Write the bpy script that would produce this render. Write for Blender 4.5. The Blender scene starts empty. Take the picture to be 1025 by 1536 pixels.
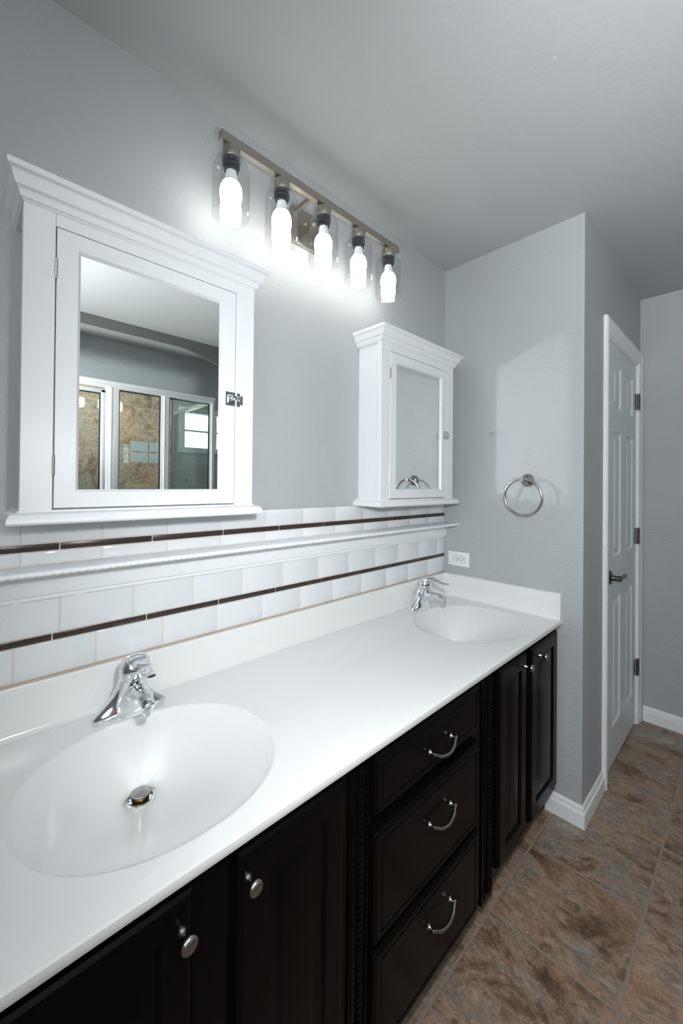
import bpy, bmesh, math, random
from math import sin, cos, pi, radians
from mathutils import Vector, Matrix
from mathutils.geometry import tessellate_polygon

random.seed(7)
S = bpy.context.scene
COL = S.collection

# ------------------------------------------------------------------ camera
# x = distance from the vanity wall, y = along it (end wall at 0), z = up
CAM = (1.117, -1.7992, 1.3424)
YAW, PITCH, ROLL = 0.80451, 0.0071, 0.0094
FPX, CY = 603.02, 722.18
cd = bpy.data.cameras.new('camera')
cam = bpy.data.objects.new('camera', cd)
COL.objects.link(cam)
fw = Vector((-sin(YAW) * cos(PITCH), cos(YAW) * cos(PITCH), sin(PITCH)))
rt = Vector((cos(YAW), sin(YAW), 0))
up = rt.cross(fw)
r2 = rt * cos(ROLL) + up * sin(ROLL)
u2 = up * cos(ROLL) - rt * sin(ROLL)
M = Matrix((r2, u2, -fw)).transposed().to_4x4()
M.translation = Vector(CAM)
cam.matrix_world = M
cd.sensor_fit = 'VERTICAL'
cd.sensor_height = 36
cd.lens = FPX / 1536 * 36
cd.shift_y = -(768 - CY) / 1536
cd.clip_start = 0.01
S.camera = cam

# ------------------------------------------------------------------ light, exposure
S.view_settings.view_transform = 'Standard'
S.view_settings.look = 'None'
S.view_settings.exposure = 0.08
S.view_settings.gamma = 1
S.view_settings.use_curve_mapping = False
cy = S.cycles
cy.use_denoising = True
cy.max_bounces = 10
cy.diffuse_bounces = 5
cy.glossy_bounces = 6
cy.transmission_bounces = 8
cy.transparent_max_bounces = 24
cy.sample_clamp_indirect = 0
cy.blur_glossy = 0.0
cy.caustics_reflective = True
cy.use_guiding = True

W = bpy.data.worlds.new('world')
W.use_nodes = True
W.node_tree.nodes['Background'].inputs[0].default_value = (0.75, 0.87, 1.0, 1)
W.node_tree.nodes['Background'].inputs[1].default_value = 0.6
S.world = W

FLASH_POS = (1.05, -1.62, 1.46)      # the photographer's flash, beside the lens
FLASH_W = 48.0
fl = bpy.data.lights.new('camera_flash', 'SPOT')
fl.energy = FLASH_W
fl.color = (0.945, 0.975, 1.0)
fl.shadow_soft_size = 0.035
flo = bpy.data.objects.new('camera_flash', fl)
flo.location = FLASH_POS
flo.rotation_euler = Vector((-0.40, 0.95, -0.14)).to_track_quat('-Z', 'Y').to_euler()
fl.spot_size = radians(172)
fl.spot_blend = 0.9
COL.objects.link(flo)
# added fill spot behind the camera, aimed up at the rear wall
fb = bpy.data.lights.new('rear_fill_spot', 'SPOT')
fb.energy = 215.0
fb.color = (0.945, 0.975, 1.0)
fb.spot_size = radians(120)
fb.spot_blend = 0.6
fb.shadow_soft_size = 0.04
fbo = bpy.data.objects.new('rear_fill_spot', fb)
fbo.location = (1.30, -1.95, 1.55)
fbo.rotation_euler = Vector((0.35, -0.75, 0.45)).to_track_quat('-Z', 'Y').to_euler()
COL.objects.link(fbo)
fu = bpy.data.lights.new('ceiling_bounce_flash', 'SPOT')
fu.energy = 130.0
fu.color = (0.95, 0.98, 1.0)
fu.spot_size = radians(125)
fu.spot_blend = 0.8
fu.shadow_soft_size = 0.04
fuo = bpy.data.objects.new('ceiling_bounce_flash', fu)
fuo.location = (1.35, -1.90, 1.55)
fuo.rotation_euler = Vector((0.50, 0.75, 0.95)).to_track_quat('-Z', 'Y').to_euler()
COL.objects.link(fuo)

BULB_E = 11.0
WINDOW_E = 4.0

# ------------------------------------------------------------------ materials
def nmat(name):
    m = bpy.data.materials.new(name)
    m.use_nodes = True
    nt = m.node_tree
    return m, nt, nt.nodes['Principled BSDF']

def mat(name, color, rough=0.5, metal=0.0, spec=0.5, bump=None, coat=0.0, var=0.0, varscale=8.0):
    m, nt, b = nmat(name)
    b.inputs['Base Color'].default_value = (*color, 1)
    b.inputs['Roughness'].default_value = rough
    b.inputs['Metallic'].default_value = metal
    b.inputs['Specular IOR Level'].default_value = spec
    b.inputs['Coat Weight'].default_value = coat
    tc = nt.nodes.new('ShaderNodeTexCoord')
    if var:
        n = nt.nodes.new('ShaderNodeTexNoise')
        n.inputs['Scale'].default_value = varscale
        n.inputs['Detail'].default_value = 4
        nt.links.new(tc.outputs['Object'], n.inputs['Vector'])
        r = nt.nodes.new('ShaderNodeMapRange')
        r.inputs['To Min'].default_value = 1 - var
        r.inputs['To Max'].default_value = 1 + var
        nt.links.new(n.outputs['Fac'], r.inputs['Value'])
        v = nt.nodes.new('ShaderNodeVectorMath')
        v.operation = 'SCALE'
        v.inputs[0].default_value = color
        nt.links.new(r.outputs[0], v.inputs['Scale'])
        nt.links.new(v.outputs[0], b.inputs['Base Color'])
    if bump:
        sc, st, dist = bump
        n = nt.nodes.new('ShaderNodeTexNoise')
        n.inputs['Scale'].default_value = sc
        n.inputs['Detail'].default_value = 3
        nt.links.new(tc.outputs['Object'], n.inputs['Vector'])
        bp = nt.nodes.new('ShaderNodeBump')
        bp.inputs['Strength'].default_value = st
        bp.inputs['Distance'].default_value = dist
        nt.links.new(n.outputs['Fac'], bp.inputs['Height'])
        nt.links.new(bp.outputs[0], b.inputs['Normal'])
    return m

def glass_mat(name, tint, refl):
    m = bpy.data.materials.new(name)
    m.use_nodes = True
    nt = m.node_tree
    nt.nodes.clear()
    out = nt.nodes.new('ShaderNodeOutputMaterial')
    tr = nt.nodes.new('ShaderNodeBsdfTransparent')
    tr.inputs[0].default_value = (*tint, 1)
    gl = nt.nodes.new('ShaderNodeBsdfGlossy')
    gl.inputs['Roughness'].default_value = 0.0
    mx = nt.nodes.new('ShaderNodeMixShader')
    lw = nt.nodes.new('ShaderNodeLayerWeight')
    lw.inputs['Blend'].default_value = 0.28
    r = nt.nodes.new('ShaderNodeMapRange')
    r.inputs['To Min'].default_value = refl
    r.inputs['To Max'].default_value = 0.75
    nt.links.new(lw.outputs['Facing'], r.inputs['Value'])
    pw = nt.nodes.new('ShaderNodeMath')
    pw.operation = 'POWER'
    pw.inputs[1].default_value = 3.0
    nt.links.new(lw.outputs['Facing'], pw.inputs[0])
    nt.links.new(pw.outputs[0], r.inputs['Value'])
    nt.links.new(r.outputs[0], mx.inputs[0])
    nt.links.new(tr.outputs[0], mx.inputs[1])
    nt.links.new(gl.outputs[0], mx.inputs[2])
    nt.links.new(mx.outputs[0], out.inputs[0])
    return m

def emit_mat(name, color, strength):
    m = bpy.data.materials.new(name)
    m.use_nodes = True
    nt = m.node_tree
    nt.nodes.clear()
    out = nt.nodes.new('ShaderNodeOutputMaterial')
    e = nt.nodes.new('ShaderNodeEmission')
    e.inputs[0].default_value = (*color, 1)
    e.inputs[1].default_value = strength
    nt.links.new(e.outputs[0], out.inputs[0])
    return m

def slate_mat(name, x0, y0, sx, sy, ax=(0, 1), grout=(0.27, 0.215, 0.175), gw=0.0045, dark=1.35):
    """stone-look tile: a grid in the object's own metres, each tile with its own veining"""
    m, nt, b = nmat(name)
    N, Lk = nt.nodes.new, nt.links.new
    tc = N('ShaderNodeTexCoord')
    sp = N('ShaderNodeSeparateXYZ')
    Lk(tc.outputs['Object'], sp.inputs[0])
    def mth(op, a, bb=None, c=None):
        n = N('ShaderNodeMath')
        n.operation = op
        for i, v in enumerate((a, bb, c)):
            if v is None:
                continue
            if isinstance(v, (int, float)):
                n.inputs[i].default_value = v
            else:
                Lk(v, n.inputs[i])
        return n.outputs[0]
    ids, edges = [], []
    for k, (o, s) in zip(ax, ((x0, sx), (y0, sy))):
        g = mth('DIVIDE', mth('SUBTRACT', sp.outputs[k], o), s)
        ids.append(mth('FLOOR', g))
        fr = mth('FRACT', g)
        edges.append(mth('MULTIPLY', mth('MINIMUM', fr, mth('SUBTRACT', 1.0, fr)), s))
    edge = mth('MINIMUM', edges[0], edges[1])
    cmb = N('ShaderNodeCombineXYZ')
    Lk(ids[0], cmb.inputs[0])
    Lk(ids[1], cmb.inputs[1])
    wn = N('ShaderNodeTexWhiteNoise')
    Lk(cmb.outputs[0], wn.inputs['Vector'])
    sc = N('ShaderNodeVectorMath')
    sc.operation = 'SCALE'
    sc.inputs['Scale'].default_value = 9.0
    Lk(wn.outputs['Color'], sc.inputs[0])
    ad = N('ShaderNodeVectorMath')
    ad.operation = 'ADD'
    Lk(tc.outputs['Object'], ad.inputs[0])
    Lk(sc.outputs[0], ad.inputs[1])
    mp = N('ShaderNodeMapping')
    mp.inputs['Rotation'].default_value = (0.2, 0.3, 0.75)
    mp.inputs['Scale'].default_value = (1.0, 1.55, 1.3)
    Lk(ad.outputs[0], mp.inputs[0])
    def noise(scale, detail, rough, dist):
        n = N('ShaderNodeTexNoise')
        n.inputs['Scale'].default_value = scale
        n.inputs['Detail'].default_value = detail
        n.inputs['Roughness'].default_value = rough
        n.inputs['Distortion'].default_value = dist
        Lk(mp.outputs[0], n.inputs['Vector'])
        return n.outputs['Fac']
    n1 = noise(4.6, 10, 0.74, 0.7)
    n2 = noise(3.1, 5, 0.6, 0.5)
    n3 = noise(30, 12, 0.80, 0.8)
    cr = N('ShaderNodeValToRGB')
    el = cr.color_ramp.elements
    stops = [(0.30, (0.045, 0.026, 0.016)), (0.42, (0.115, 0.072, 0.046)), (0.50, (0.215, 0.150, 0.105)),
             (0.57, (0.150, 0.130, 0.108)), (0.66, (0.270, 0.215, 0.170)), (0.78, (0.36, 0.32, 0.28))]
    while len(el) < len(stops):
        el.new(0.5)
    for e, (p, c) in zip(el, stops):
        e.position = p
        e.color = (*[q * dark for q in c], 1)
    Lk(n1, cr.inputs[0])
    rust = N('ShaderNodeMix')
    rust.data_type = 'RGBA'
    rust.inputs['B'].default_value = (0.265 * dark, 0.155 * dark, 0.095 * dark, 1)
    Lk(cr.outputs[0], rust.inputs['A'])
    rr = N('ShaderNodeMapRange')
    rr.inputs['From Min'].default_value = 0.50
    rr.inputs['From Max'].default_value = 0.68
    rr.inputs['To Max'].default_value = 0.75
    Lk(n2, rr.inputs['Value'])
    Lk(rr.outputs[0], rust.inputs['Factor'])
    fine = N('ShaderNodeMapRange')
    fine.inputs['From Min'].default_value = 0.28
    fine.inputs['From Max'].default_value = 0.72
    fine.inputs['To Min'].default_value = 0.30
    fine.inputs['To Max'].default_value = 1.75
    Lk(n3, fine.inputs['Value'])
    mul = N('ShaderNodeVectorMath')
    mul.operation = 'SCALE'
    Lk(rust.outputs['Result'], mul.inputs[0])
    Lk(fine.outputs[0], mul.inputs['Scale'])
    ge = N('ShaderNodeMapRange')
    ge.inputs['From Min'].default_value = gw * 0.7
    ge.inputs['From Max'].default_value = gw * 1.15
    Lk(edge, ge.inputs['Value'])
    fin = N('ShaderNodeMix')
    fin.data_type = 'RGBA'
    fin.inputs['A'].default_value = (*grout, 1)
    Lk(mul.outputs[0], fin.inputs['B'])
    Lk(ge.outputs[0], fin.inputs['Factor'])
    Lk(fin.outputs['Result'], b.inputs['Base Color'])
    hh = mth('ADD', mth('MULTIPLY', n3, 0.35), ge.outputs[0])
    bp = N('ShaderNodeBump')
    bp.inputs['Strength'].default_value = 0.35
    bp.inputs['Distance'].default_value = 0.004
    Lk(hh, bp.inputs['Height'])
    Lk(bp.outputs[0], b.inputs['Normal'])
    b.inputs['Roughness'].default_value = 0.42
    return m

WALLM = mat('grey_wall_paint', (0.400, 0.422, 0.436), 0.55, bump=(85, 0.6, 0.0032))
BEAMM = mat('beam_shadow_grey', (0.10, 0.10, 0.097), 0.7)  # dark tone stands in for a shadow band under the ceiling
CEILM = mat('ceiling_paint', (0.40, 0.415, 0.42), 0.75, bump=(70, 0.25, 0.002))
WHITE = mat('white_gloss_paint', (0.735, 0.755, 0.775), 0.38, var=0.012, varscale=30)
TRIMW = mat('white_trim_paint', (0.78, 0.805, 0.825), 0.40, var=0.02, varscale=12)
DOORM = mat('white_door_paint', (0.66, 0.70, 0.73), 0.42, var=0.015, varscale=6)
MARBLE = mat('cultured_marble', (0.715, 0.722, 0.715), 0.17, coat=0.0, var=0.012, varscale=3)
TILEW = mat('white_glazed_tile', (0.68, 0.70, 0.715), 0.12, var=0.025, varscale=7)
GROUT = mat('tile_grout', (0.66, 0.60, 0.55), 0.85, var=0.12, varscale=25)
CAULK = mat('stained_caulk', (0.50, 0.40, 0.32), 0.7, var=0.25, varscale=18)
STRIP = mat('dark_liner_tile', (0.040, 0.028, 0.024), 0.28, var=0.35, varscale=40)
BLACK = mat('black_paint', (0.0022, 0.0020, 0.0018), 0.24, spec=0.11, bump=(140, 0.12, 0.0008))
NICKEL = mat('brushed_nickel', (0.46, 0.42, 0.37), 0.33, metal=1.0, var=0.06, varscale=60)
SATIN = mat('satin_steel', (0.40, 0.39, 0.375), 0.24, metal=1.0)
CHROME = mat('chrome', (0.78, 0.80, 0.82), 0.06, metal=1.0, var=0.02)
BRONZE = mat('dark_bronze', (0.16, 0.145, 0.13), 0.30, metal=1.0)
ALUM = mat('bright_aluminium', (0.88, 0.89, 0.90), 0.36, metal=0.7)
GASKET = mat('black_gasket', (0.01, 0.01, 0.01), 0.5)
SOCKET = mat('black_socket', (0.012, 0.013, 0.018), 0.25)
PLAST = mat('white_plastic', (0.78, 0.81, 0.83), 0.35)
SLOT = mat('dark_slot', (0.02, 0.02, 0.02), 0.6)
BRASS = mat('aged_brass', (0.55, 0.40, 0.22), 0.3, metal=1.0)
BULBN = mat('bulb_plastic', (0.85, 0.87, 0.9), 0.4)
MIRROR = mat('silvered_mirror', (0.80, 0.83, 0.815), 0.0, metal=1.0)
BULBM = emit_mat('lit_bulb', (1.0, 0.965, 0.915), BULB_E)
PANE = emit_mat('bright_daylight_pane', (0.93, 0.98, 1.0), WINDOW_E)
SHADEG = glass_mat('clear_shade_glass', (0.97, 0.975, 0.975), 0.03)
SHOWERG = glass_mat('shower_glass', (0.90, 0.945, 0.93), 0.06)
CLEARP = glass_mat('clear_hook_plastic', (0.975, 0.98, 0.98), 0.10)
FLOORM = slate_mat('slate_look_floor_tile', 0.5298, -0.2228, 0.3395, 0.3408)
SHTILE = slate_mat('tan_shower_tile', -0.90, 0.30, 0.33, 0.33, ax=(1, 2), grout=(0.40, 0.34, 0.28), gw=0.003, dark=3.2)

# ------------------------------------------------------------------ mesh helpers
def add_box(bm, lo, hi, bev=0.0, seg=2):
    t = bmesh.new()
    bmesh.ops.create_cube(t, size=1)
    for v in t.verts:
        v.co = Vector([lo[i] + (v.co[i] + 0.5) * (hi[i] - lo[i]) for i in range(3)])
    if bev > 0:
        bmesh.ops.bevel(t, geom=t.edges[:], offset=bev, segments=seg, affect='EDGES', profile=0.5)
    merge(bm, t)

def merge(bm, t, mtx=None):
    if mtx is not None:
        bmesh.ops.transform(t, matrix=mtx, verts=t.verts[:])
    me = bpy.data.meshes.new('tmp')
    t.to_mesh(me)
    t.free()
    bm.from_mesh(me)
    bpy.data.meshes.remove(me)

def loft(bm, rings, closed=True, cap0=True, cap1=True, loop=False):
    vs = [[bm.verts.new(p) for p in r] for r in rings]
    n = len(vs[0])
    pairs = list(zip(vs[:-1], vs[1:]))
    if loop:
        pairs.append((vs[-1], vs[0]))
    for a, b in pairs:
        for i in range(n if closed else n - 1):
            j = (i + 1) % n
            bm.faces.new((a[i], a[j], b[j], b[i]))
    if not loop:
        if cap0:
            bm.faces.new(list(reversed(vs[0])))
        if cap1:
            bm.faces.new(vs[-1])

def add_lathe(bm, prof, mtx=Matrix(), seg=32, cap0=False, cap1=False):
    """prof: (radius, height) about local z"""
    t = bmesh.new()
    rings = [[(r * cos(2 * pi * i / seg), r * sin(2 * pi * i / seg), h) for i in range(seg)] for r, h in prof]
    loft(t, rings, cap0=cap0, cap1=cap1)
    merge(bm, t, mtx)

def add_tube(bm, pts, rad, seg=14, caps=True, loop=False, flat=None):
    """sweep an ellipse along pts; rad: number or list of (ra, rb) / numbers"""
    pts = [Vector(p) for p in pts]
    n = len(pts)
    rings = []
    ref = None
    for i, p in enumerate(pts):
        if loop:
            t = (pts[(i + 1) % n] - pts[i - 1]).normalized()
        else:
            t = (pts[min(i + 1, n - 1)] - pts[max(i - 1, 0)]).normalized()
        if ref is None:
            ref = Vector(flat) if flat else (Vector((0, 0, 1)) if abs(t.z) < 0.9 else Vector((1, 0, 0)))
        a = (ref - t * ref.dot(t)).normalized()
        b = t.cross(a)
        if flat is None:
            ref = a
        r = rad[i] if isinstance(rad, (list, tuple)) else rad
        ra, rb = r if isinstance(r, (list, tuple)) else (r, r)
        rings.append([p + a * (ra * cos(2 * pi * k / seg)) + b * (rb * sin(2 * pi * k / seg)) for k in range(seg)])
    loft(bm, rings, cap0=caps, cap1=caps, loop=loop)

def extrude_profile(bm, prof, axis, a, b):
    """prof: list of 2-D points; swept along axis from a to b (the two other axes in x,y,z order)"""
    def p3(q, t):
        c = [q[0], q[1]]
        c.insert(axis, t)
        return tuple(c)
    loft(bm, [[p3(q, a) for q in prof], [p3(q, b) for q in prof]])

def rect_loft(bm, x, u0, u1, v0, v1, steps, back=None):
    """face +x; nested rectangles given as (inset, height above x)"""
    rings = []
    if back is not None:
        rings.append([(back, u0, v0), (back, u1, v0), (back, u1, v1), (back, u0, v1)])
    for ins, h in steps:
        rings.append([(x + h, u0 + ins, v0 + ins), (x + h, u1 - ins, v0 + ins),
                      (x + h, u1 - ins, v1 - ins), (x + h, u0 + ins, v1 - ins)])
    loft(bm, rings, cap0=back is not None, cap1=True)

def interp(pts, n):
    """smooth Catmull-Rom through control points"""
    P = [Vector(p) for p in pts]
    P = [P[0] * 2 - P[1]] + P + [P[-1] * 2 - P[-2]]
    out = []
    for i in range(1, len(P) - 2):
        for k in range(n):
            t = k / n
            a, b, c, d = P[i - 1], P[i], P[i + 1], P[i + 2]
            out.append(0.5 * ((2 * b) + (c - a) * t + (2 * a - 5 * b + 4 * c - d) * t * t + (3 * b - a - 3 * c + d) * t ** 3))
    out.append(P[-2])
    return out

def obj(name, bm, material, parent=None, smooth=False, angle=35):
    bmesh.ops.remove_doubles(bm, verts=bm.verts[:], dist=1e-6)
    bmesh.ops.recalc_face_normals(bm, faces=bm.faces[:])
    me = bpy.data.meshes.new(name)
    bm.to_mesh(me)
    bm.free()
    me.materials.append(material)
    if smooth:
        me.polygons.foreach_set('use_smooth', [True] * len(me.polygons))
        if angle < 180:
            me.set_sharp_from_angle(angle=radians(angle))
    o = bpy.data.objects.new(name, me)
    COL.objects.link(o)
    if parent is not None:
        o.parent = parent
    return o

def tag(o, label, cat, group=None):
    o['label'] = label
    o['category'] = cat
    if group:
        o['group'] = group
    return o

def thing(name, label, cat, group=None, loc=(0, 0, 0)):
    o = bpy.data.objects.new(name, None)
    o.empty_display_size = 0.05
    o.location = loc
    COL.objects.link(o)
    return tag(o, label, cat, group)

def struct(name, bm, m, parent=None, smooth=False):
    o = obj(name, bm, m, parent, smooth)
    if parent is None:
        o['kind'] = 'structure'
    return o

def dup(root, loc, label):
    r = root.copy()
    COL.objects.link(r)
    r.location = loc
    r['label'] = label
    for ch in list(root.children):
        c = ch.copy()
        COL.objects.link(c)
        c.parent = r
        for g in list(ch.children):
            d = g.copy()
            COL.objects.link(d)
            d.parent = c
    return r

B = bmesh.new

# ------------------------------------------------------------------ the room
H = 2.4367
W1 = 0.6344          # closet wall face (x)
DB = 1.084           # back wall (y)
XO = 2.60            # opposite wall behind the shower
YR = -2.75           # wall behind the camera
T = 0.10

b = B(); add_box(b, (-T, YR - T, -T), (XO + T, DB + T, 0)); struct('floor', b, FLOORM)
b = B(); add_box(b, (-T, YR - T, H), (XO + T, DB + T, H + T)); struct('ceiling', b, CEILM)
b = B(); add_box(b, (-T, YR - T, 0), (0, T, H)); struct('wall_vanity', b, WALLM)
b = B(); add_box(b, (0, 0, 0), (W1 - T, T, H)); 
add_box(b, (W1 - T, 0, 0), (W1, T, H)); struct('wall_end', b, WALLM)
DY0, DY1, DZ = 0.352, 1.006, 2.045          # closet door opening
b = B()
add_box(b, (W1 - T, T, 0), (W1, DY0, H))
add_box(b, (W1 - T, DY1, 0), (W1, DB, H))
add_box(b, (W1 - T, DY0, DZ), (W1, DY1, H))
struct('wall_closet', b, WALLM)
b = B(); add_box(b, (W1 - T, DB, 0), (XO + T, DB + T, H)); struct('wall_back', b, WALLM)
b = B(); add_box(b, (-T, YR - T, 0), (XO + T, YR, H)); struct('wall_rear', b, WALLM)
WY0, WY1, WZ0, WZ1 = -0.36, 0.225, 1.655, 1.958   # window in the opposite wall
b = B()
add_box(b, (XO, YR, 0), (XO + T, WY0, H))
add_box(b, (XO, WY1, 0), (XO + T, DB, H))
add_box(b, (XO, WY0, 0), (XO + T, WY1, WZ0))
add_box(b, (XO, WY0, WZ1), (XO + T, WY1, H))
struct('wall_opposite', b, WALLM)

# guessed ceiling beam with arched corner in the big mirror, coloured dark as shadow
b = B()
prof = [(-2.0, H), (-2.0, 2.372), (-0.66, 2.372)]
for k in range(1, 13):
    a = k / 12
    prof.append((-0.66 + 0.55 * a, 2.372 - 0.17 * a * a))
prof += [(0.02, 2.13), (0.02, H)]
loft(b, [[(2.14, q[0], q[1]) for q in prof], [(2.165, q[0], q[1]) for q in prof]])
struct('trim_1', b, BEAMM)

# baseboards
def base_prof(h=0.083, t=0.013):
    return [(0, 0), (t, 0), (t, h * 0.60), (t * 0.92, h * 0.70), (t * 0.55, h * 0.74), (t * 0.62, h * 0.82),
            (t * 0.48, h * 0.92), (t * 0.2, h), (0, h)]
def baseboard(name, p0, p1, nrm, ext0=0, ext1=0):
    """mitred run from p0 to p1 against a wall with outward normal nrm"""
    p0, p1, nrm = Vector(p0), Vector(p1), Vector(nrm)
    d = (p1 - p0).normalized()
    rings = []
    for p, e in ((p0, -ext0), (p1, ext1)):
        rings.append([p + d * (e * q[0]) + nrm * q[0] + Vector((0, 0, q[1])) for q in base_prof()])
    bb = B()
    loft(bb, rings)
    return struct(name, bb, TRIMW)
baseboard('baseboard_end', (0.50, 0, 0), (W1, 0, 0), (0, -1, 0), ext1=1)
baseboard('baseboard_closet', (W1, 0, 0), (W1, 0.286, 0), (1, 0, 0), ext0=1)
baseboard('baseboard_back', (W1 + 0.02, DB, 0), (XO, DB, 0), (0, -1, 0))

# closet door casing
b = B()
CW, CT = 0.066, 0.018
cprof = [(0.0, 0.0), (0.0, 0.012), (0.006, 0.017), (0.018, CT), (0.030, 0.014), (0.050, 0.011), (CW - 0.004, 0.010), (CW, 0.007), (CW, 0.0)]
L0, L1, LT = DY0 - CW, DY1 + CW, DZ + CW
rings = []
for (oy, oz, sy, sz) in ((L0, 0, 1, 0), (L0, LT, 1, -1), (L1, LT, -1, -1), (L1, 0, -1, 0)):
    rings.append([(W1 + q[1], oy + sy * q[0], oz + sz * q[0]) for q in cprof])
loft(b, rings)
add_box(b, (W1 - T, DY0 - 0.001, 0), (W1 + 0.001, DY0 + 0.012, DZ))
add_box(b, (W1 - T, DY1 - 0.012, 0), (W1 + 0.001, DY1 + 0.001, DZ))
add_box(b, (W1 - T, DY0, DZ - 0.012), (W1 + 0.001, DY1, DZ + 0.001))
struct('trim_2', b, TRIMW)

# closet door: six moulded panels
dx = W1 - 0.004
dl, dr, dz0, dz1 = DY0 + 0.014, DY1 - 0.014, 0.012, DZ - 0.014
us = [dl, 0.487, 0.641, 0.757, 0.911, dr]
vs = [dz0, 0.185, 0.803, 1.003, 1.612, 1.730, 1.940, dz1]
b = B()
for i in range(5):
    for j in range(7):
        if i in (1, 3) and j in (1, 3, 5):
            rect_loft(b, dx, us[i], us[i + 1], vs[j], vs[j + 1],
                      [(0, 0), (0.012, -0.009), (0.018, -0.009), (0.040, -0.0015), (0.043, -0.001)])
        else:
            q = [(dx, us[i], vs[j]), (dx, us[i + 1], vs[j]), (dx, us[i + 1], vs[j + 1]), (dx, us[i], vs[j + 1])]
            b.faces.new([b.verts.new(p) for p in q])
add_box(b, (dx - 0.035, dl, dz0), (dx - 0.010, dr, dz1))
for lo, hi in (((dx - 0.012, dl, dz0), (dx, dl, dz1)),):
    pass
# leaf edges
for (p, q) in (((dl, dz0), (dl, dz1)), ((dl, dz1), (dr, dz1)), ((dr, dz1), (dr, dz0)), ((dr, dz0), (dl, dz0))):
    f = [(dx, *p), (dx, *q), (dx - 0.034, *q), (dx - 0.034, *p)]
    b.faces.new([b.verts.new(v) for v in f])
door = struct('door_1', b, DOORM)
b = B()
hy, hz = 0.415, 0.918
add_lathe(b, [(0.0, 0), (0.032, 0), (0.032, 0.006), (0.028, 0.010), (0.014, 0.013), (0.012, 0.030), (0.013, 0.050), (0.0, 0.052)],
          Matrix.Translation((dx, hy, hz)) @ Matrix.Rotation(pi / 2, 4, 'Y'), 28)
add_tube(b, interp([(dx + 0.044, hy - 0.008, hz), (dx + 0.045, hy + 0.03, hz + 0.001), (dx + 0.044, hy + 0.08, hz), (dx + 0.043, hy + 0.115, hz - 0.002)], 6),
         [(0.010, 0.007)] * 10 + [(0.011, 0.006)] * 9, 14)
obj('door_handle', b, BRONZE, door, True)
for z in (1.825, 1.066, 0.325):
    b = B()
    add_tube(b, [(W1 + 0.006, DY1 - 0.013, z - 0.046), (W1 + 0.006, DY1 - 0.013, z + 0.046)], 0.0065, 12)
    add_box(b, (W1 - 0.004, DY1 - 0.046, z - 0.044), (W1 - 0.0022, DY1 - 0.013, z + 0.044))
    add_box(b, (W1 + 0.001, DY1 - 0.013, z - 0.044), (W1 + 0.0135, DY1 + 0.012, z + 0.044), 0.001, 1)
    for q in (-0.016, 0.016):
        add_lathe(b, [(0.0077, -0.002), (0.0077, 0.002)], Matrix.Translation((W1 + 0.006, DY1 - 0.013, z + q)), 12, True, True)
    obj('door_hinge', b, BRONZE, door, True)

# window in the opposite wall
b = B()
cw = 0.048
for lo, hi in (((WY0 - cw, WZ0 - cw), (WY0, WZ1 + cw)), ((WY1, WZ0 - cw), (WY1 + cw, WZ1 + cw)),
               ((WY0, WZ1), (WY1, WZ1 + cw)), ((WY0, WZ0 - cw), (WY1, WZ0))):
    add_box(b, (XO - 0.016, lo[0], lo[1]), (XO + 0.0, hi[0], hi[1]), 0.002, 1)
add_box(b, (XO + 0.02, (WY0 + WY1) / 2 - 0.02, WZ0), (XO + 0.05, (WY0 + WY1) / 2 + 0.02, WZ1))
add_box(b, (XO + 0.025, WY0, (WZ0 + WZ1) / 2 - 0.008), (XO + 0.045, WY1, (WZ0 + WZ1) / 2 + 0.008))
win = struct('window_1', b, TRIMW)
b = B(); add_box(b, (XO + 0.05, WY0, WZ0), (XO + 0.056, WY1, WZ1)); obj('window_pane', b, PANE, win)

# shower tile on the opposite wall, with four white accent tiles
b = B(); add_box(b, (XO - 0.012, YR + 0.02, 0), (XO, -0.475, 2.09)); st = struct('wall_shower', b, SHTILE)
b = B()
for iy in range(2):
    for iz in range(2):
        y0 = -0.790 + iy * 0.139
        z0 = 1.503 + iz * 0.089
        add_box(b, (XO - 0.016, y0, z0), (XO - 0.0115, y0 + 0.129, z0 + 0.080), 0.002, 1)
obj('accent_tiles', b, TILEW, st)

# ------------------------------------------------------------------ shower enclosure across the room
XS = 1.90
sh = thing('shower_enclosure', 'glass shower enclosure framed in bright aluminium, reflected in the mirror', 'shower')
b = B()
add_box(b, (XS - 0.02, -2.70, 1.920), (XS + 0.02, -0.435, 1.960), 0.004)
add_box(b, (XS - 0.028, -2.70, 1.950), (XS - 0.018, -0.435, 1.962), 0.002)
obj('header_rail', b, ALUM, sh, True)
b = B(); add_box(b, (XS + 0.02, -0.468, 1.919), (XO - 0.012, -0.440, 1.945), 0.003); obj('return_rail', b, ALUM, sh, True)
def post(y0, y1, name='post'):
    bb = B()
    add_box(bb, (XS - 0.018, y0, 0.10), (XS + 0.018, y1, 1.922), 0.004)
    add_box(bb, (XS - 0.024, y0 + (y1 - y0) * 0.3, 0.10), (XS - 0.014, y0 + (y1 - y0) * 0.45, 1.922), 0.002)
    obj(name, bb, ALUM, sh, True)
post(-1.140, -1.066); post(-0.813, -0.759); post(-0.468, -0.435); post(-2.0, -1.95)
def panel(y0, y1, z1=1.918, name='glass_panel'):
    bb = B()
    add_box(bb, (XS - 0.003, y0, 0.13), (XS + 0.003, y1, z1))
    g = obj(name, bb, SHOWERG, sh)
    bb = B()
    e = 0.006
    for lo, hi in (((y0, 0.13), (y0 + e, z1)), ((y1 - e, 0.13), (y1, z1)), ((y0, z1 - e), (y1, z1)), ((y0, 0.13), (y1, 0.13 + e))):
        add_box(bb, (XS - 0.006, lo[0], lo[1]), (XS + 0.006, hi[0], hi[1]))
    obj('gasket', bb, GASKET, g)
panel(-1.066, -0.813); panel(-0.759, -0.468)
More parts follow.
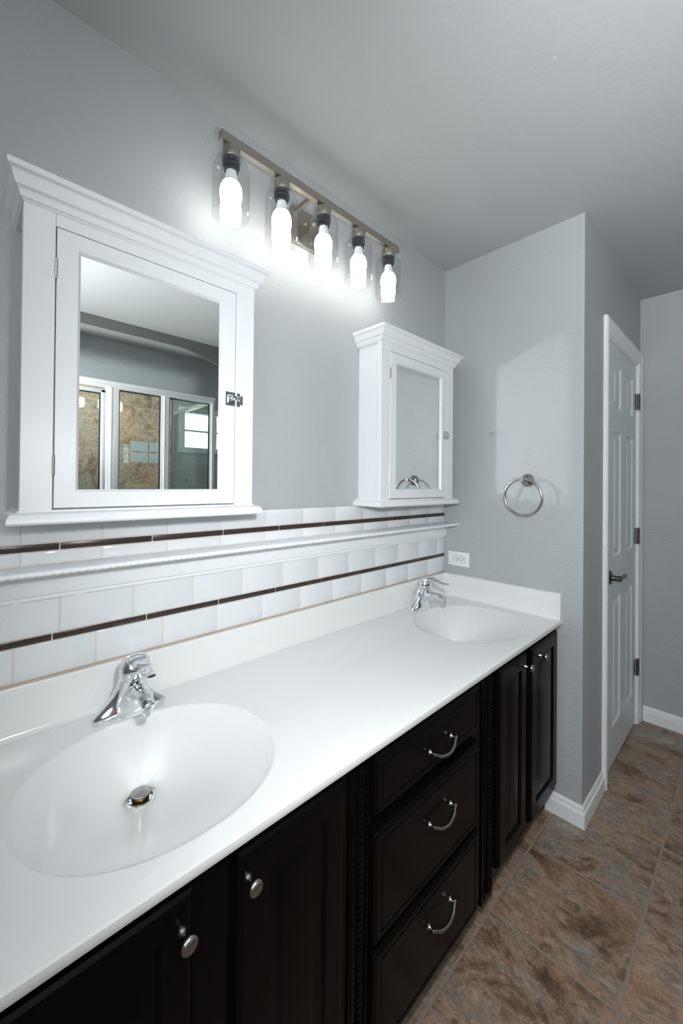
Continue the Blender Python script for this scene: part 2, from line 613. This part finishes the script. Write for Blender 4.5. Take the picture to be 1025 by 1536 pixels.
# hinged door leaf with its own aluminium frame
panel(-1.92, -1.166, 1.885, 'door_glass')
b = B()
add_box(b, (XS - 0.014, -1.166, 0.12), (XS + 0.014, -1.142, 1.905), 0.003)
add_box(b, (XS - 0.014, -1.945, 0.12), (XS + 0.014, -1.920, 1.905), 0.003)
add_box(b, (XS - 0.014, -1.945, 1.885), (XS + 0.014, -1.142, 1.908), 0.003)
add_box(b, (XS - 0.014, -1.945, 0.11), (XS + 0.014, -1.142, 0.132), 0.003)
obj('door_frame', b, ALUM, sh, True)
b = B(); add_box(b, (XS + 0.02, -0.457, 0.13), (XO - 0.012, -0.451, 1.919)); obj('return_panel', b, SHOWERG, sh)
b = B(); add_box(b, (XS - 0.06, -2.70, 0), (XS + 0.06, -0.42, 0.105), 0.008)
add_box(b, (XS + 0.06, -0.50, 0), (XO - 0.013, -0.42, 0.105), 0.008); obj('curb', b, MARBLE, sh, True)

# ------------------------------------------------------------------ tiled wainscot behind the vanity
YL = -1.829          # left end of the vanity run
BT = 0.9034          # top of the marble backsplash
ts = thing('tile_backsplash', 'white tile backsplash with two dark brown liner strips behind the vanity', 'backsplash')
def tile_row(bm, z0, z1, j0, pitch, face, gap, bev):
    ys = [-0.0015]
    y = j0
    while y > YL:
        ys.append(y)
        y -= pitch
    ys.append(YL)
    for a, c in zip(ys[:-1], ys[1:]):
        if a - c > 0.004:
            add_box(bm, (0.001, c + gap / 2, z0), (face, a - gap / 2, z1), bev, 2)
b = B()
add_box(b, (0.0006, YL, BT + 0.0004), (0.0062, -0.0008, 1.2560))
obj('grout', b, GROUT, ts)
b = B()
tile_row(b, 0.9065, 0.9815, -0.1488, 0.1556, 0.0085, 0.0026, 0.0016)
tile_row(b, 1.0010, 1.0790, -0.0669, 0.1556, 0.0085, 0.0026, 0.0016)
tile_row(b, 1.0816, 1.1570, -0.1488, 0.1556, 0.0085, 0.0026, 0.0016)
tile_row(b, 1.1590, 1.1850, -0.1379, 0.1557, 0.0085, 0.0026, 0.0016)
tile_row(b, 1.2055, 1.2570, -0.1379, 0.1557, 0.0085, 0.0026, 0.0016)
obj('white_tiles', b, TILEW, ts, True)
b = B()
tile_row(b, 0.9840, 0.9982, -0.2208, 0.2022, 0.0095, 0.0026, 0.0015)
o = obj('liner_strip', b, STRIP, ts, True); o['label'] = 'lower dark brown pencil liner strip'
b = B()
tile_row(b, 1.1876, 1.2030, -0.2088, 0.2022, 0.0095, 0.0026, 0.0015)
o = obj('liner_strip', b, STRIP, ts, True); o['label'] = 'upper dark brown pencil liner strip'
b = B(); add_box(b, (0.004, YL, BT + 0.0003), (0.0165, -0.020, BT + 0.0028), 0.001, 1)
o = obj('caulk_line', b, CAULK, ts); o['label'] = 'stained caulk line above the marble'

# ------------------------------------------------------------------ white shelf along the tile
sf = thing('wall_shelf', 'long white shelf with rope carved edge along the tiled backsplash', 'shelf')
b = B()
add_box(b, (0.0, YL, 1.1455), (0.0875, -0.0015, 1.1565), 0.002)
obj('shelf_board', b, TRIMW, sf, True)
b = B()
ap = [(0.0, 1.080), (0.0135, 1.080), (0.0155, 1.0835), (0.0150, 1.0880), (0.0185, 1.0905), (0.0200, 1.094), (0.0210, 1.112), (0.0225, 1.128), (0.027, 1.137), (0.033, 1.1425), (0.036, 1.1455), (0.0, 1.1455)]
extrude_profile(b, ap, 1, YL, -0.0015)
obj('apron', b, TRIMW, sf, True, 50)
b = B()
rings = []
n = 760
for i in range(n + 1):
    y = YL + 0.002 + (-0.002 - YL - 0.002) * i / n
    ph = 2 * pi * (y / 0.030)
    rings.append([(0.0873 + 0.0056 * (1 + 0.16 * cos(2 * (2 * pi * k / 10 - ph))) * cos(2 * pi * k / 10), y,
                   1.1508 + 0.0056 * (1 + 0.16 * cos(2 * (2 * pi * k / 10 - ph))) * sin(2 * pi * k / 10)) for k in range(10)])
loft(b, rings)
obj('rope_moulding', b, TRIMW, sf, True, 180)

# ------------------------------------------------------------------ vanity top with two integral basins
ZC = 0.7968
vt = thing('vanity_countertop', 'long white cultured marble vanity top with two oval basins', 'countertop')
RX, RY, RCX = 0.200, 0.222, 0.313
NB = 72
def ell(cx, cyy, sx, sy, z, n=NB, e=2.15):
    r = []
    for i in range(n):
        a = 2 * pi * i / n
        c, s = cos(a), sin(a)
        r.append((cx + sx * math.copysign(abs(c) ** (2 / e), c), cyy + sy * math.copysign(abs(s) ** (2 / e), s), z))
    return r
basin_y = (-1.5105, -0.312)
LIP = 1.03
b = B()
outer = [(0.004, YL, ZC), (0.552, YL, ZC), (0.552, 0, ZC), (0.004, 0, ZC)]
holes = [ell(RCX, y, RX * LIP, RY * LIP, ZC) for y in basin_y]
loops = [[Vector(p) for p in outer]] + [[Vector(p) for p in reversed(h)] for h in holes]
allv = [b.verts.new(p) for L in loops for p in L]
for dz in (0, -0.0205):
    vv = allv if dz == 0 else [b.verts.new(v.co + Vector((0, 0, dz))) for v in allv]
    for t in tessellate_polygon(loops):
        b.faces.new([vv[i] for i in t])
k0 = 4
for h in holes:
    n = len(h)
    for i in range(n):
        j = (i + 1) % n
        b.faces.new((allv[k0 + i], allv[k0 + j], vv[k0 + j], vv[k0 + i]))
    k0 += n
front = [(0.552, ZC), (0.5565, ZC - 0.001), (0.5592, ZC - 0.0038), (0.560, ZC - 0.008), (0.560, ZC - 0.015), (0.5585, ZC - 0.019), (0.555, ZC - 0.0205), (0.552, ZC - 0.0205)]
loft(b, [[(q[0], YL, q[1]) for q in front], [(q[0], 0, q[1]) for q in front]], closed=False, cap0=False, cap1=False)
for y in (YL, 0):
    q = [(0.004, y, ZC)] + [(p[0], y, p[1]) for p in front] + [(0.004, y, ZC - 0.0205)]
    b.faces.new([b.verts.new(p) for p in q])
add_box_face = b.faces.new([b.verts.new(p) for p in ((0.004, YL, ZC), (0.004, 0, ZC), (0.004, 0, ZC - 0.0205), (0.004, YL, ZC - 0.0205))])
obj('slab', b, MARBLE, vt, True, 30)
# basins: rim, steep side, shallow dish that falls to a drain near the back
DRX, DRZ = 0.218, -0.117
bowl = [(LIP, 0.0), (1.012, -0.0008), (1.0, -0.0036), (0.985, -0.0075), (0.96, -0.0130), (0.92, -0.0205), (0.87, -0.0300), (0.81, -0.0415), (0.74, -0.0545),
        (0.66, -0.0685), (0.56, -0.0840), (0.45, -0.0970), (0.34, -0.1065), (0.24, -0.1125), (0.16, -0.1155), (0.13, -0.1170)]
for y in basin_y:
    b = B()
    rings = []
    for r, z in bowl:
        k = min(1.0, max(0.0, (1 - r) / 0.87)) ** 1.15
        cx = RCX + (DRX - RCX) * k
        sy = RY * r * (1 - k) + 0.029 * k
        sx = RX * r * (1 - k) + 0.029 * k
        rings.append(ell(cx, y, sx if r < 1 else RX * r, sy if r < 1 else RY * r, ZC + z))
    loft(b, rings, cap0=False, cap1=False)
    for f in b.faces:
        f.normal_flip()
    me_o = obj('sink_basin', b, MARBLE, vt, True, 180)
    b = B()
    add_lathe(b, [(0.031, -0.0005), (0.0305, 0.0022), (0.028, 0.0030), (0.0235, 0.0020), (0.0225, -0.004), (0.0215, -0.02), (0.0, -0.02)],
              Matrix.Translation((DRX, y, ZC + DRZ + 0.001)), 40)
    obj('drain_flange', b, CHROME, me_o, True)
    b = B()
    add_lathe(b, [(0.0, -0.01), (0.0165, -0.01), (0.0165, 0.0105), (0.0, 0.0105)], Matrix.Translation((DRX, y, ZC + DRZ)), 32)
    o = obj('stopper_stem', b, BRASS, me_o, True); o['label'] = 'brass coloured stopper body'
    b = B()
    add_lathe(b, [(0.0, 0.0105), (0.0185, 0.0105), (0.0190, 0.0125), (0.0180, 0.0145), (0.011, 0.0168), (0.0, 0.0175)], Matrix.Translation((DRX, y, ZC + DRZ)), 40)
    obj('stopper_cap', b, SATIN, me_o, True)
# upstands
b = B()
bs = [(0.0, ZC - 0.0195), (0.032, ZC + 0.0003), (0.026, ZC + 0.0025), (0.0222, ZC + 0.008), (0.0205, ZC + 0.016), (0.020, ZC + 0.06), (0.0195, BT - 0.006), (0.0175, BT - 0.0015), (0.014, BT), (0.0, BT)]
extrude_profile(b, bs, 1, YL, 0.0)
obj('backsplash', b, MARBLE, vt, True, 40)
b = B()
ss = [(0.0, ZC - 0.0003), (-0.030, ZC + 0.0003), (-0.0255, ZC + 0.0025), (-0.0222, ZC + 0.008), (-0.0205, ZC + 0.016), (-0.020, ZC + 0.06), (-0.0195, BT - 0.006), (-0.0175, BT - 0.0015), (-0.014, BT), (0.0, BT)]
extrude_profile(b, ss, 0, 0.002, 0.5585)
obj('side_splash', b, MARBLE, vt, True, 40)

# ------------------------------------------------------------------ faucets
def make_faucet(label):
    f = thing('faucet', label, 'faucet', 'chrome faucets on the vanity top')
    b = B()
    secs = [(0.0, 0.0795, 0.0275, 0), (0.007, 0.0812, 0.0285, 0), (0.014, 0.0800, 0.0285, 0), (0.021, 0.0740, 0.0278, -0.001), (0.030, 0.0630, 0.0268, -0.002),
            (0.041, 0.0515, 0.0260, -0.002), (0.053, 0.0420, 0.0258, -0.001), (0.068, 0.0345, 0.0262, 0.001), (0.082, 0.0305, 0.0268, 0.004), (0.094, 0.0285, 0.0270, 0.007)]
    rings = []
    for z, sy, sx, ox in secs:
        rings.append([(p[0] + z * 0.10, p[1], p[2]) for p in ell(ox, 0, sx, sy, z, 40, 2.2)])
    loft(b, rings)
    obj('body', b, CHROME, f, True, 60)
    b = B()
    add_tube(b, interp([(0.006, 0, 0.050), (0.040, 0, 0.066), (0.075, 0, 0.074), (0.108, 0, 0.071), (0.126, 0, 0.060)], 6),
             [(0.021, 0.021)] * 5 + [(0.017, 0.0185)] * 6 + [(0.013, 0.016)] * 7 + [(0.0115, 0.014)] * 6 + [(0.009, 0.011)], 20, flat=(0, 0, 1))
    obj('spout', b, CHROME, f, True, 60)
    b = B()
    add_lathe(b, [(0.0, 0.0), (0.0105, 0.0), (0.0112, 0.002), (0.0112, 0.013), (0.0095, 0.018), (0.0, 0.018)], Matrix.Translation((0.117, 0, 0.046)) @ Matrix.Rotation(radians(8), 4, 'Y'), 24)
    obj('aerator', b, CHROME, f, True)
    b = B()
    tilt = Matrix.Translation((0.017, 0, 0.094)) @ Matrix.Rotation(radians(14), 4, 'Y')
    add_lathe(b, [(0.0275, 0.0), (0.0295, 0.002), (0.0302, 0.010), (0.0298, 0.020), (0.0275, 0.031), (0.0215, 0.040), (0.0135, 0.046), (0.0, 0.048)], tilt, 36)
    add_tube(b, interp([(0.006, 0, 0.124), (0.034, 0, 0.140), (0.062, 0, 0.140), (0.090, 0, 0.134), (0.118, 0, 0.131), (0.139, 0, 0.134)], 6),
             [(0.011, 0.025)] * 6 + [(0.0085, 0.0235)] * 6 + [(0.0055, 0.0185)] * 6 + [(0.0045, 0.013)] * 6 + [(0.0042, 0.0105)] * 6 + [(0.003, 0.0085)], 18, flat=(0, 0, 1))
    obj('lever_handle', b, CHROME, f, True, 60)
    b = B()
    add_tube(b, [(-0.032, 0, 0.0), (-0.032, 0, 0.070)], 0.0028, 10)
    add_lathe(b, [(0.0, 0.0), (0.004, 0.0), (0.0065, 0.006), (0.006, 0.012), (0.0, 0.014)], Matrix.Translation((-0.032, 0, 0.066)), 14)
    obj('lift_rod', b, CHROME, f, True)
    b = B()
    add_lathe(b, [(0.0, 0.0), (0.0036, 0.0), (0.0036, 0.0008), (0.0, 0.001)], tilt @ Matrix.Translation((0.0268, 0, 0.019)) @ Matrix.Rotation(pi / 2, 4, 'Y'), 14)
    o = obj('set_screw', b, SLOT, f)
    return f
f1 = make_faucet('chrome single lever faucet behind the nearer, left hand basin')
f1.location = (0.084, -1.4925, ZC + 0.0004)
f2 = dup(f1, (0.084, -0.316, ZC + 0.0004), 'chrome single lever faucet behind the far basin below the electrical outlet')

# ------------------------------------------------------------------ black base cabinets
XF, XD = 0.535, 0.556          # face frame, door face
ZT, ZB = ZC - 0.0210, 0.098
def slab_front(bm, u0, u1, v0, v1, raised):
    st_ = [(0, -0.012), (0.002, -0.006), (0.007, -0.0015), (0.011, 0.0)]
    if raised:
        st_ += [(0.048, 0.0), (0.053, -0.0065), (0.058, -0.007), (0.082, -0.0012), (0.086, -0.0008)]
    else:
        st_ += [(0.020, 0.0), (0.0215, -0.0022), (0.0245, -0.0022), (0.027, 0.0)]
    rect_loft(bm, XD, u0, u1, v0, v1, st_, back=XF + 0.0005)
KNOB = [(0.0, 0.0), (0.0068, 0.0), (0.0075, 0.002), (0.0050, 0.005), (0.0036, 0.010), (0.0036, 0.017), (0.0075, 0.020), (0.0118, 0.0225), (0.0128, 0.0255), (0.0110, 0.0290), (0.006, 0.0310), (0.0, 0.0315)]
def door_front(par, u0, u1, ku, kz=0.720):
    bm = B()
    slab_front(bm, u0, u1, 0.142, 0.762, True)
    d = obj('door', bm, BLACK, par, True, 20)
    bm = B()
    add_lathe(bm, KNOB, Matrix.Translation((XD, ku, kz)) @ Matrix.Rotation(pi / 2, 4, 'Y'), 28)
    o = obj('knob', bm, SATIN, d, True, 60)
    o['label'] = 'round satin steel knob'
def carcass(par, y0, y1):
    bm = B()
    add_box(bm, (0.004, y0 + 0.0006, ZB), (XF - 0.019, y1 - 0.0006, 0.640))
    add_box(bm, (XF - 0.0195, y0 + 0.0006, ZB), (XF, y1 - 0.0006, ZT - 0.0005))
    add_box(bm, (0.004, y0 + 0.0006, 0.60), (XF - 0.0194, y0 + 0.016, ZT - 0.0005))
    add_box(bm, (0.004, y1 - 0.016, 0.60), (XF - 0.0194, y1 - 0.0006, ZT - 0.0005))
    obj('carcass', bm, BLACK, par)
    bm = B()
    add_box(bm, (0.004, y0 + 0.0006, 0.0), (XF - 0.065, y1 - 0.0006, ZB))
    obj('toe_kick', bm, BLACK, par)
def pilaster(par, y0, y1):
    bm = B()
    m = (y0 + y1) / 2
    add_box(bm, (XF - 0.001, y0, 0.072), (XF + 0.006, y1, ZT - 0.001), 0.0015, 1)
    add_box(bm, (XF - 0.055, y0, 0.072), (XF + 0.0, y1, ZB + 0.002))
    for s in (-1, 1):
        add_tube(bm, [(XF + 0.006, m + s * 0.022, 0.09), (XF + 0.006, m + s * 0.022, ZT - 0.012)], 0.0035, 8)
    rr = []
    n_ = 260
    for i in range(n_ + 1):
        z = 0.095 + (ZT - 0.018 - 0.095) * i / n_
        ph = 2 * pi * z / 0.026
        rr.append([(XF + 0.0062 + 0.0062 * (1 + 0.22 * cos(2 * (2 * pi * k / 10 - ph))) * cos(2 * pi * k / 10),
                    m + 0.0075 * (1 + 0.22 * cos(2 * (2 * pi * k / 10 - ph))) * sin(2 * pi * k / 10), z) for k in range(10)])
    loft(bm, rr)
    obj('rope_pilaster', bm, BLACK, par, True, 60)
YA, YB = -1.2130, -0.5705
c1 = thing('vanity_cabinet', 'black two door sink cabinet under the nearer basin', 'cabinet', 'black vanity cabinets')
carcass(c1, YL, YA)
door_front(c1, -1.792, -1.542, -1.562, 0.714)
door_front(c1, -1.474, -1.240, -1.458)
c2 = thing('drawer_cabinet', 'black cabinet with three drawers between the two sink cabinets', 'cabinet', 'black vanity cabinets')
carcass(c2, YA, YB)
pilaster(c2, -1.2115, -1.1545)
pilaster(c2, -0.6430, -0.5715)
def pull(par, z):
    bm = B()
    yc = -0.902
    for s in (-1, 1):
        add_lathe(bm, [(0.0, 0), (0.0065, 0), (0.0070, 0.0015), (0.0045, 0.004), (0.0036, 0.010), (0.0045, 0.017), (0.0, 0.0185)],
                  Matrix.Translation((XD, yc + s * 0.048, z)) @ Matrix.Rotation(pi / 2, 4, 'Y'), 16)
    add_tube(bm, interp([(XD + 0.014, yc - 0.052, z + 0.001), (XD + 0.017, yc - 0.046, z), (XD + 0.023, yc - 0.027, z - 0.009), (XD + 0.026, yc, z - 0.013),
                         (XD + 0.023, yc + 0.027, z - 0.009), (XD + 0.017, yc + 0.046, z), (XD + 0.014, yc + 0.052, z + 0.001)], 6),
             [(0.0050, 0.0050)] * 4 + [(0.0034, 0.0034)] * 6 + [(0.0038, 0.0045)] * 17 + [(0.0034, 0.0034)] * 6 + [(0.0050, 0.0050)] * 4, 12)
    o = obj('drawer_pull', bm, SATIN, par, True, 60)
    o['label'] = 'curved satin steel bow pull'
for v0, v1, pz in ((0.632, 0.763, 0.6865), (0.360, 0.600, 0.5105), (0.110, 0.347, 0.2615)):
    b = B()
    slab_front(b, -1.151, -0.690, v0, v1, False)
    d = obj('drawer', b, BLACK, c2, True, 20)
    pull(d, pz)
c3 = thing('vanity_cabinet', 'black two door sink cabinet under the far basin, against the end wall', 'cabinet', 'black vanity cabinets')
carcass(c3, YB, -0.001)
door_front(c3, -0.565, -0.346, -0.372)
door_front(c3, -0.312, -0.038, -0.240)

# ------------------------------------------------------------------ mirrored wall cabinets
def make_medicine(label):
    """origin: middle of the cabinet's back, on the wall at z = 0"""
    r = thing('medicine_cabinet', label, 'cabinet', 'white mirrored wall cabinets')
    hw, xf = 0.2575, 0.125
    b = B()
    add_box(b, (0.0, -hw + 0.010, 1.285), (xf - 0.019, hw - 0.010, 1.905))
    # face frame with a tall opening
    add_box(b, (xf - 0.020, -hw, 1.2845), (xf, -0.2052, 1.891), 0.0008, 1)
    add_box(b, (xf - 0.020, 0.2022, 1.2845), (xf, hw, 1.891), 0.0008, 1)
    add_box(b, (xf - 0.020, -0.2048, 1.8625), (xf - 0.0005, 0.2018, 1.893))
    obj('carcass', b, WHITE, r)
    b = B()
    cp = [(0.0, 1.888), (0.0015, 1.888), (0.0035, 1.891), (0.0075, 1.893), (0.0095, 1.8965), (0.0105, 1.901), (0.0135, 1.905), (0.0195, 1.908),
          (0.0230, 1.914), (0.0255, 1.921), (0.0300, 1.9275), (0.0370, 1.931), (0.0380, 1.933), (0.0380, 1.941), (0.0365, 1.9425), (0.0, 1.9425)]
    rings = []
    for q in cp[1:-1]:
        o_ = q[0] * 0.74
        rings.append([(0.0005, -hw - o_, q[1]), (xf + q[0], -hw - o_, q[1]), (xf + q[0], hw + o_, q[1]), (0.0005, hw + o_, q[1])])
    loft(b, rings)
    obj('crown_moulding', b, WHITE, r, True, 25)
    b = B()
    lp = [(0.0, 1.2570), (0.016, 1.2570), (0.0200, 1.2590), (0.0215, 1.2625), (0.0205, 1.270), (0.0165, 1.2770), (0.0115, 1.2800), (0.004, 1.2815), (0.002, 1.2850), (0.0, 1.2850)]
    rings = []
    for q in lp[1:-1]:
        rings.append([(0.0005, -hw - q[0], q[1]), (xf + q[0], -hw - q[0], q[1]), (xf + q[0], hw + q[0], q[1]), (0.0005, hw + q[0], q[1])])
    loft(b, rings)
    obj('ledge', b, WHITE, r, True, 25)
    # door: frame, then recessed mirror
    dl_, dr_, db_, dt_ = -0.2030, 0.2000, 1.2885, 1.8600
    gl_, gr_, gb_, gt_ = -0.1600, 0.1555, 1.3265, 1.8215
    b = B()
    xd = xf + 0.001
    def ring_(i, x):
        return [(x, dl_ + i, db_ + i), (x, dr_ - i, db_ + i), (x, dr_ - i, dt_ - i), (x, dl_ + i, dt_ - i)]
    rings = [ring_(0, xd - 0.017), ring_(0, xd - 0.001), ring_(0.001, xd)]
    for i, x in ((0.0, xd), (0.0012, xd - 0.001), (0.006, xd - 0.0075), (0.006, xd - 0.017)):
        rings.append([(x, gl_ - 0.006 + i, gb_ - 0.006 + i), (x, gr_ + 0.006 - i, gb_ - 0.006 + i),
                      (x, gr_ + 0.006 - i, gt_ + 0.006 - i), (x, gl_ - 0.006 + i, gt_ + 0.006 - i)])
    loft(b, rings, loop=True)
    d = obj('door', b, WHITE, r)
    b = B(); add_box(b, (xd - 0.016, gl_ - 0.0005, gb_ - 0.0005), (xd - 0.0078, gr_ + 0.0005, gt_ + 0.0005)); obj('mirror', b, MIRROR, d)
    for z in (1.7755, 1.3755):
        b = B()
        add_tube(b, [(xf + 0.0012, dl_ - 0.0012, z - 0.0205), (xf + 0.0012, dl_ - 0.0012, z + 0.0205)], 0.0026, 10)
        for q in (-0.012, -0.004, 0.004, 0.012):
            add_lathe(b, [(0.0031, -0.0007), (0.0031, 0.0007)], Matrix.Translation((xf + 0.0012, dl_ - 0.0012, z + q)), 10, True, True)
        obj('hinge', b, SATIN, d, True)
    b = B()
    z = 1.570
    add_box(b, (xd, 0.1700, z - 0.019), (xd + 0.003, 0.1990, z + 0.019), 0.0008, 1)
    add_box(b, (xd + 0.003, 0.1770, z - 0.011), (xd + 0.009, 0.1975, z + 0.011), 0.002, 2)
    add_lathe(b, [(0.0, 0), (0.006, 0.0), (0.0045, 0.006), (0.007, 0.011), (0.0065, 0.014), (0.0, 0.015)],
              Matrix.Translation((xd + 0.009, 0.186, z)) @ Matrix.Rotation(pi / 2, 4, 'Y'), 16)
    o = obj('latch', b, CHROME, d, True); o['label'] = 'polished chrome cupboard latch'
    b = B()
    add_box(b, (xf, 0.2038, z - 0.019), (xf + 0.003, 0.2150, z + 0.019), 0.0008, 1)
    add_box(b, (xf, 0.2155, z - 0.013), (xf + 0.003, 0.2235, z + 0.013), 0.0008, 1)
    add_box(b, (xf + 0.003, 0.2035, z - 0.009), (xf + 0.010, 0.2140, z + 0.009), 0.002, 2)
    obj('latch_keeper', b, CHROME, r, True)
    return r
m1 = make_medicine('white mirrored wall cabinet on the left, its mirror reflecting the glass shower')
m1.location = (0, -1.4515, 0)
m2 = dup(m1, (0, -0.3830, 0), 'white mirrored wall cabinet near the corner, its mirror reflecting the towel ring')

# ------------------------------------------------------------------ five-lamp bar
lf = thing('vanity_light', 'brushed nickel wall light bar with five clear glass shades', 'light')
LX = 0.108
LYS = [-1.2605 + 0.1690 * k for k in range(5)]
b = B()
add_box(b, (0.0, -0.985, 2.170), (0.018, -0.862, 2.293), 0.003)
obj('back_plate', b, NICKEL, lf, True)
b = B()
add_box(b, (LX - 0.010, -1.295, 2.2690), (LX + 0.010, -0.5280, 2.2945), 0.0012, 1)
obj('rail', b, NICKEL, lf, True)
for y in (-0.968, -0.879):
    b = B()
    add_box(b, (0.016, y - 0.006, 2.2700), (LX - 0.009, y + 0.006, 2.2840), 0.001, 1)
    obj('arm', b, NICKEL, lf, True)
for dz, y in ((2.250, -0.928), (2.192, -0.90)):
    b = B()
    add_lathe(b, [(0.0, 0), (0.005, 0), (0.005, 0.003), (0.003, 0.006), (0.0, 0.0065)], Matrix.Translation((0.018, y, dz)) @ Matrix.Rotation(pi / 2, 4, 'Y'), 14)
    obj('cap_nut', b, SATIN, lf, True)
b = B()
add_lathe(b, [(0.0, 0), (0.004, 0), (0.003, 0.006), (0.0, 0.008)], Matrix.Translation((LX, LYS[2], 2.2945)), 12)
obj('finial', b, NICKEL, lf, True)
def holder_bm(y):
    b = B()
    add_lathe(b, [(0.0, 2.2695), (0.009, 2.2695), (0.009, 2.2620), (0.0235, 2.2610), (0.0245, 2.2595), (0.0245, 2.2335), (0.0235, 2.2315), (0.0, 2.2315)], Matrix.Translation((LX, y, 0)), 32)
    return b
def socket_bm(y):
    b = B()
    add_lathe(b, [(0.0, 2.2318), (0.0235, 2.2318), (0.0245, 2.230), (0.0245, 2.2255), (0.0225, 2.2245), (0.0225, 2.2175), (0.0235, 2.2165), (0.0235, 2.2125), (0.0205, 2.2115), (0.0195, 2.2005), (0.0150, 2.1990), (0.0, 2.1990)], Matrix.Translation((LX, y, 0)), 32)
    return b
def shade_bm(y):
    b = B()
    pr = [(0.0255, 2.2290), (0.0335, 2.2270), (0.0415, 2.2215), (0.0470, 2.2130), (0.0498, 2.2020), (0.0502, 2.1850), (0.0502, 2.0760)]
    pin = [(r - 0.0022, z - (0.0022 if i < 3 else 0)) for i, (r, z) in enumerate(pr)]
    pin[-1] = (pr[-1][0] - 0.0022, 2.0760)
    pr2 = pr + [(0.0491, 2.0748)] + list(reversed(pin))
    add_lathe(b, pr2 + [pr[0]], Matrix.Translation((LX, y, 0)), 48)
    return b
def neck_bm(y):
    b = B()
    add_lathe(b, [(0.0, 2.2010), (0.0130, 2.2010), (0.0142, 2.1960), (0.0158, 2.1830), (0.0190, 2.1730), (0.0235, 2.1650), (0.0, 2.1650)], Matrix.Translation((LX, y, 0)), 28)
    return b
def bulb_bm(y):
    b = B()
    add_lathe(b, [(0.0, 2.1655), (0.0230, 2.1655), (0.0272, 2.1570), (0.0296, 2.1460), (0.0300, 2.1360), (0.0288, 2.1250), (0.0268, 2.1160), (0.0262, 2.1110), (0.0268, 2.1060),
                  (0.0276, 2.0980), (0.0270, 2.0890), (0.0245, 2.0800), (0.0195, 2.0730), (0.0110, 2.0685), (0.0, 2.0675)], Matrix.Translation((LX, y, 0)), 28)
    return b
for y in LYS:
    h_ = obj('lamp_holder', holder_bm(y), NICKEL, lf, True)
    obj('socket', socket_bm(y), SOCKET, h_, True)
    obj('glass_shade', shade_bm(y), SHADEG, lf, True)
    bb_ = obj('light_bulb', bulb_bm(y), BULBM, lf, True, 180)
    obj('bulb_neck', neck_bm(y), BULBN, bb_, True)

# ------------------------------------------------------------------ end wall: towel ring, outlet, hook
tr = thing('towel_ring', 'brushed steel towel ring on the grey end wall', 'towel ring')
b = B()
add_lathe(b, [(0.0, 0), (0.028, 0), (0.0285, 0.003), (0.026, 0.009), (0.018, 0.015), (0.0105, 0.021), (0.0075, 0.030), (0.0070, 0.052), (0.0, 0.052)],
          Matrix.Translation((0.4185, 0, 1.367)) @ Matrix.Rotation(pi / 2, 4, 'X'), 32)
add_lathe(b, [(0.0, -0.010), (0.0085, -0.010), (0.0105, -0.004), (0.0105, 0.004), (0.0085, 0.010), (0.0, 0.010)],
          Matrix.Translation((0.4185, -0.058, 1.3705)) @ Matrix.Rotation(pi / 2, 4, 'X'), 20)
obj('wall_mount', b, SATIN, tr, True)
b = B()
RR = 0.0775
add_tube(b, [(0.4185 + RR * sin(2 * pi * k / 64), -0.058 + 0.004 * (1 - cos(2 * pi * k / 64)), 1.2955 + RR * cos(2 * pi * k / 64)) for k in range(64)], 0.0052, 12, loop=True)
obj('ring', b, SATIN, tr, True, 180)

HOLEM = mat('filled_hole_paint', (0.30, 0.31, 0.315), 0.7)
wend = bpy.data.objects['wall_end']
for zz in (1.502, 1.437):
    b = B()
    add_lathe(b, [(0.0, -0.001), (0.0042, -0.001), (0.0036, 0.0006), (0.0, 0.0004)], Matrix.Translation((0.419, 0, zz)) @ Matrix.Rotation(pi / 2, 4, 'X'), 14)
    obj('filled_hole', b, HOLEM, wend, True)

ol = thing('electrical_outlet', 'white duplex outlet mounted sideways on the end wall above the marble', 'outlet')
b = B()
OX, OZ = 0.0895, 0.980
add_box(b, (OX - 0.0575, -0.0055, OZ - 0.0345), (OX + 0.0575, 0.0, OZ + 0.0345), 0.002, 2)
obj('wall_plate', b, PLAST, ol, True)
for s in (-1, 1):
    b = B()
    x = OX + s * 0.0195
    add_lathe(b, [(0.0, 0.0), (0.0168, 0.0), (0.0168, 0.0022), (0.0, 0.0026)], Matrix.Translation((x, -0.0052, OZ)) @ Matrix.Rotation(pi / 2, 4, 'X'), 28)
    rc = obj('receptacle', b, PLAST, ol, True)
    b = B()
    for dz in (-0.0064, 0.0064):
        add_box(b, (x - 0.0085, -0.0083, OZ + dz - 0.0012), (x - 0.0010, -0.0070, OZ + dz + 0.0012))
    add_lathe(b, [(0.0, 0), (0.0026, 0), (0.0026, 0.001), (0.0, 0.001)], Matrix.Translation((x + 0.0085, -0.0074, OZ)) @ Matrix.Rotation(pi / 2, 4, 'X'), 14)
    obj('slots', b, SLOT, rc)
    b = B()
    rr = [(x + 0.0174 * cos(2 * pi * k / 32), -0.0056, OZ + 0.0174 * sin(2 * pi * k / 32)) for k in range(32)]
    add_tube(b, rr, 0.0005, 6, loop=True)
    obj('seam', b, SLOT, rc)
b = B()
add_lathe(b, [(0.0, 0.0), (0.003, 0.0), (0.0028, 0.0009), (0.0, 0.0011)], Matrix.Translation((OX, -0.0054, OZ)) @ Matrix.Rotation(pi / 2, 4, 'X'), 16)
obj('screw', b, SATIN, ol, True)

hk = thing('wall_hook', 'small clear plastic hook stuck on the end wall above the towel ring', 'hook')
b = B()
add_lathe(b, [(0.0, 0), (0.012, 0), (0.0122, 0.002), (0.009, 0.0045), (0.005, 0.006), (0.0045, 0.016), (0.008, 0.019), (0.0085, 0.022), (0.006, 0.025), (0.0, 0.026)],
          Matrix.Translation((0.262, 0, 1.582)) @ Matrix.Rotation(pi / 2, 4, 'X'), 24)
obj('knob', b, CLEARP, hk, True)
